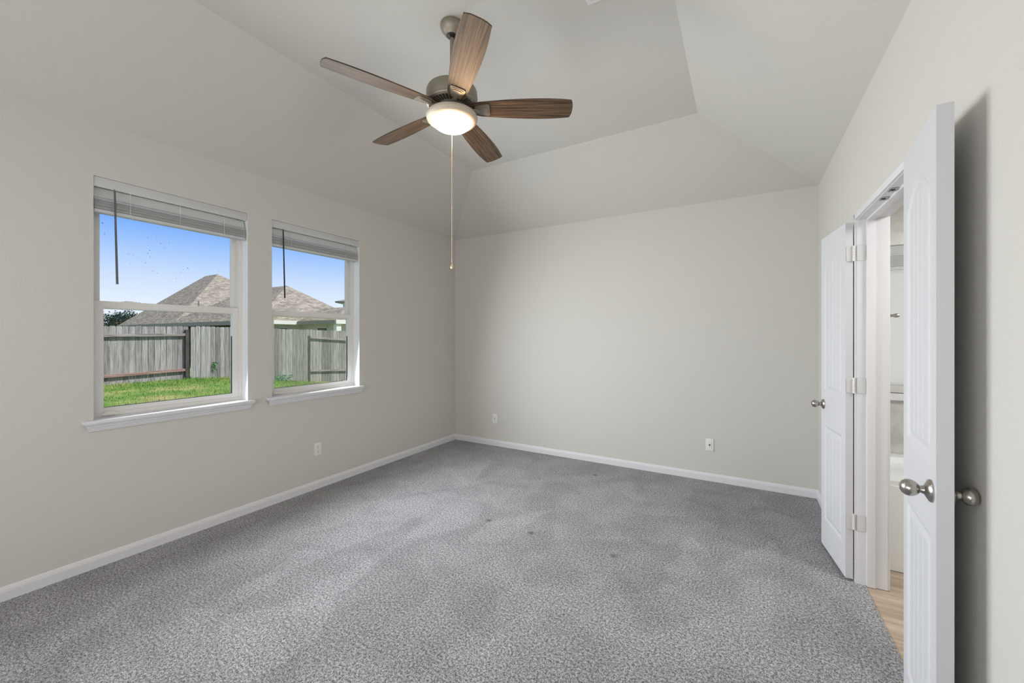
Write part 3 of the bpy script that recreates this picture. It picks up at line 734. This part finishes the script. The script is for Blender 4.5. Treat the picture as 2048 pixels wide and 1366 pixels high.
bay(10.50, 14.5, 'fence bay with sloping rails and a dark post in the right window', [(1.40, 1.12, RAILW), (-.06, -.30, RAILW)], -.09, [(10.56, 1.42)])

# weeds at the foot of the fence
def weeds(x, y, nn, rad, hgt, label, mat=None, seed=1, z=None):
    m = MB(); rn = random.Random(seed); z0_ = gz(y) if z is None else z
    sv = [(m.bm.verts.new((x, y - .004, z0_ - .05 + i * hgt / 8)), m.bm.verts.new((x, y + .004, z0_ - .05 + i * hgt / 8))) for i in range(9)]
    for p_, q_ in zip(sv, sv[1:]): m.bm.faces.new([p_[0], p_[1], q_[1], q_[0]])
    for k in range(nn):
        a = rn.uniform(0, 2 * PI); rr_ = rad * math.sqrt(rn.random()); px_, py_ = x + rr_ * math.cos(a) * .3, y + rr_ * math.sin(a); pz_ = z0_ + rn.uniform(.0, hgt)
        s_ = rn.uniform(.02, .05); u = Vector((rn.uniform(-1, 1), rn.uniform(-1, 1), rn.uniform(-.3, 1))).normalized(); v_ = u.orthogonal().normalized()
        c0 = Vector((px_, py_, pz_)); f_ = m.face([c0 - u * s_, c0 + v_ * s_ * .5, c0 + u * s_, c0 - v_ * s_ * .5])
        i = max(0, min(8, int((pz_ - z0_) / hgt * 8))); m.bm.faces.new([sv[i][0], sv[i][1], f_.verts[0]])
    return tag(m.build('weed', mat or WEED, recalc=False), label, 'weed')
weeds(-16.12, 9.25, 160, .42, .26, 'bright green weeds at the foot of the fence in the right window', seed=2)
weeds(-16.27, 6.93, 40, .07, .30, 'small green vine climbing the plain boards in the left window', seed=5, z=.16)

# ------------------------------------------------------------------ neighbouring house
def hip(mb, x0, x1, y0, y1, ze, zr, rx0, rx1, ry, t=.12):
    A, B, C_, D = (x0, y0, ze), (x1, y0, ze), (x1, y1, ze), (x0, y1, ze); P, Q = (rx0, ry, zr), (rx1, ry, zr)
    for f_ in ((A, B, Q, P), (B, C_, Q), (C_, D, P, Q), (D, A, P)): mb.face(f_)
    lo = [(x, y, z - t) for x, y, z in (A, B, C_, D)]
    for i in range(4): mb.face([(A, B, C_, D)[i], (A, B, C_, D)[(i + 1) % 4], lo[(i + 1) % 4], lo[i]])
    mb.face(lo)
nh = thing('neighbour_house', (-36, 18, -.8), 'single-storey house with large brown-grey shingled hip roofs beyond the fence', 'house')
OFF = Vector((36, -18, .8))
def at0(mb):
    bmesh.ops.translate(mb.bm, verts=mb.bm.verts[:], vec=OFF); return mb
m = MB(); hip(m, -50.5, -38.5, 13.6, 27.4, 2.40, 7.90, -50.3, -47.5, 20.5); at0(m).build('main_roof', SHING, nh)
m = MB(); hip(m, -40.0, -26.6, 13.6, 22.4, 2.42, 5.35, -36.0, -30.8, 18.0); at0(m).build('wing_roof', SHING, nh)
m = MB(); hip(m, -29.0, -22.5, 16.3, 22.2, 2.40, 3.55, -28.4, -25.35, 19.2); at0(m).build('porch_roof', SHING, nh)
m = MB(); m.box(-50.5, -26.6, 13.52, 13.62, 2.14, 2.42); at0(m).build('grey_fascia', GFASCIA, nh)
m = MB(); m.box(-26.6, -22.5, 16.24, 16.32, 2.20, 2.44); at0(m).build('grey_fascia', GFASCIA, nh)
m = MB(); m.box(-26.64, -26.54, 13.5, 16.3, 2.20, 2.46); at0(m).build('white_fascia', FASCIA, nh)
m = MB(); m.box(-22.54, -22.44, 16.3, 22.2, 2.20, 2.46); at0(m).build('white_fascia', FASCIA, nh)
m = MB(); m.box(-49.9, -39.1, 14.11, 26.8, -.9, 2.25); m.box(-39.5, -27.1, 14.1, 21.9, -.9, 2.27); m.box(-27.5, -23.1, 16.9, 21.8, -.9, 2.25); at0(m).build('house_wall', SIDING, nh)
EAVESHADE = pbr('eave_shade_brown', (84, 70, 60), .95, var=(6, (64, 54, 47)), spec=.1)  # dark colour stands for the shade under the eave, over the cream wall
m = MB(); m.box(-49.9, -27.1, 14.02, 14.10, -.9, 2.2); at0(m).build('eave_shade_front', EAVESHADE, nh)
def hwin(pts, fx):
    (a0, a1, z0, z1, const, ax) = pts
    m = MB(); B = (lambda p0, p1, q0, q1, d0, d1: m.box(const + d0, const + d1, p0, p1, q0, q1)) if ax == 'x' else (lambda p0, p1, q0, q1, d0, d1: m.box(p0, p1, const - d1, const - d0, q0, q1))
    for q in ((a0, a0 + .06, z0, z1), (a1 - .06, a1, z0, z1), (a0, a1, z0, z0 + .06), (a0, a1, z1 - .06, z1)): B(*q, 0, .05)
    at0(m); f_ = m.build('window', FASCIA, nh)
    m = MB(); B2 = (lambda p0, p1, q0, q1, d0, d1: m.box(const + d0, const + d1, p0, p1, q0, q1)) if ax == 'x' else (lambda p0, p1, q0, q1, d0, d1: m.box(p0, p1, const - d1, const - d0, q0, q1))
    B2(a0 + .05, a1 - .05, z0 + .05, z1 - .05, .0, .02); at0(m).build('pane', DARKWIN, f_)
hwin((14.35, 15.05, .7, 2.02, -27.1, 'x'), 0); hwin((15.2, 15.9, .7, 2.02, -27.1, 'x'), 0); hwin((-25.3, -24.1, .8, 2.02, 16.9, 'y'), 0)
m = MB(); m.box(-22.85, -22.55, 16.40, 16.75, -.9, 2.22); at0(m).build('porch_column', FASCIA, nh)
m = MB(); m.tube([(-37.8, 14.95, 3.2), (-37.8, 14.95, 4.25)], .05, 10); m.lathe([(.16, 0), (.10, .12), (.06, .2)], 14, Matrix.Translation((-37.8, 14.95, 3.28))); at0(m).build('vent_pipe', STEEL, nh)
m = MB(); m.box(-34.0, -33.8, 14.6, 14.8, 3.1, 3.4); at0(m).build('roof_vent', BLACKP, nh)
m = MB(); m.box(-31.9, -31.7, 14.7, 14.9, 3.2, 3.45); at0(m).build('roof_vent', BLACKP, nh)

# two-storey house far away, only its eave corner shows
fh = thing('distant_house', (-52, 48, -1), 'pale two-storey house far behind the fence at the edge of the right window', 'house')
ec = Vector((-55.02, 39.75, 6.85)); ux = Vector((math.cos(TH), math.sin(TH), 0)); uy = Vector((-math.sin(TH), math.cos(TH), 0)); fo = Vector((-52, 48, -1))
def bx2(mb, a0, a1, b0, b1, z0, z1):
    ps = [ec + ux * a + uy * b for a, b in ((a0, b0), (a1, b0), (a1, b1), (a0, b1))]
    lo = [mb.bm.verts.new((p.x - fo.x, p.y - fo.y, z0 - fo.z)) for p in ps]; hi = [mb.bm.verts.new((p.x - fo.x, p.y - fo.y, z1 - fo.z)) for p in ps]
    mb.bm.faces.new(lo[::-1]); mb.bm.faces.new(hi)
    for i in range(4): mb.bm.faces.new([lo[i], lo[(i + 1) % 4], hi[(i + 1) % 4], hi[i]])
m = MB(); bx2(m, .9, 9, .8, 9, -1, ec.z - .15); m.build('house_wall', FASCIA, fh)
m = MB(); bx2(m, 0, 9.5, 0, 10, ec.z - .22, ec.z); m.build('eave', GFASCIA, fh)
m = MB()
ps = [ec + ux * a + uy * b for a, b in ((0, 0), (9.5, 0), (9.5, 10), (0, 10))]; ap = ec + ux * 5 + uy * 5 + Vector((0, 0, 1.7))
bs = [Vector((p.x, p.y, ec.z + .01)) - fo for p in ps]
for i in range(4): m.face([bs[i], bs[(i + 1) % 4], ap - fo])
m.face(bs); m.build('roof', SHING, fh)

# trees behind
def tree(loc, rad, hgt, label, seed, mat=LEAFM, n_=2600, leaf_=.14):
    root = thing('tree', loc, label, 'tree', group='dark trees behind the fence')
    rn = random.Random(seed); m = MB()
    m.tube([(0, 0, 0), (.1, .05, hgt * .4), (.0, .1, hgt * .75)], [.16, .12, .05], 8)
    cl = []
    for k in range(16):
        a = rn.uniform(0, 2 * PI); q = rad * math.sqrt(rn.random()) * .85; z = hgt * rn.uniform(.45, .97); f_ = 1 - max(0, (z / hgt - .6)) * 1.5
        c0 = Vector((q * math.cos(a) * f_, q * math.sin(a) * f_, z)); cl.append(c0); m.tube([(0, .05, hgt * .45), tuple(c0 * .6 + Vector((0, 0, hgt * .2))), tuple(c0)], [.05, .03, .012], 5)
    m.build('trunk', BARK, root, smooth=True)
    f = MB()
    for k in range(n_):
        c0 = rn.choice(cl); d = Vector((rn.gauss(0, 1), rn.gauss(0, 1), rn.gauss(0, .7))) * rad * .17; p = c0 + d
        u = Vector((rn.uniform(-1, 1), rn.uniform(-1, 1), rn.uniform(-1, 1))).normalized(); v_ = u.orthogonal().normalized(); s_ = leaf_ * rn.uniform(.6, 1.3)
        f.face([p - u * s_, p + v_ * s_ * .55, p + u * s_, p - v_ * s_ * .55])
    f.build('foliage', mat, root, recalc=False)
    return root
tree((-80.26, 20.47, -1.0), 2.3, 5.6, 'dark tree at the left edge of the left window', 1)
tree((-89.25, 24.5, -1.0), 3.0, 6.4, 'taller dark tree second from the left behind the fence', 2, n_=3400)
tree((-75.54, 20.89, -1.0), 2.6, 4.2, 'low brownish tree just above the fence top', 4, mat=LEAFB)
tree((-97.0, 29.25, -1.0), 2.2, 6.4, 'tree whose crown shows beside the slope of the neighbour roof', 3)

# exterior shell of this house (its roof keeps the sun off the rooms)
m = MB(); m.box(XL - .55, 4.2, YR - .8, YB + 1.0, 3.30, 3.42); m.build('roof_outside', SHING, kind='structure')
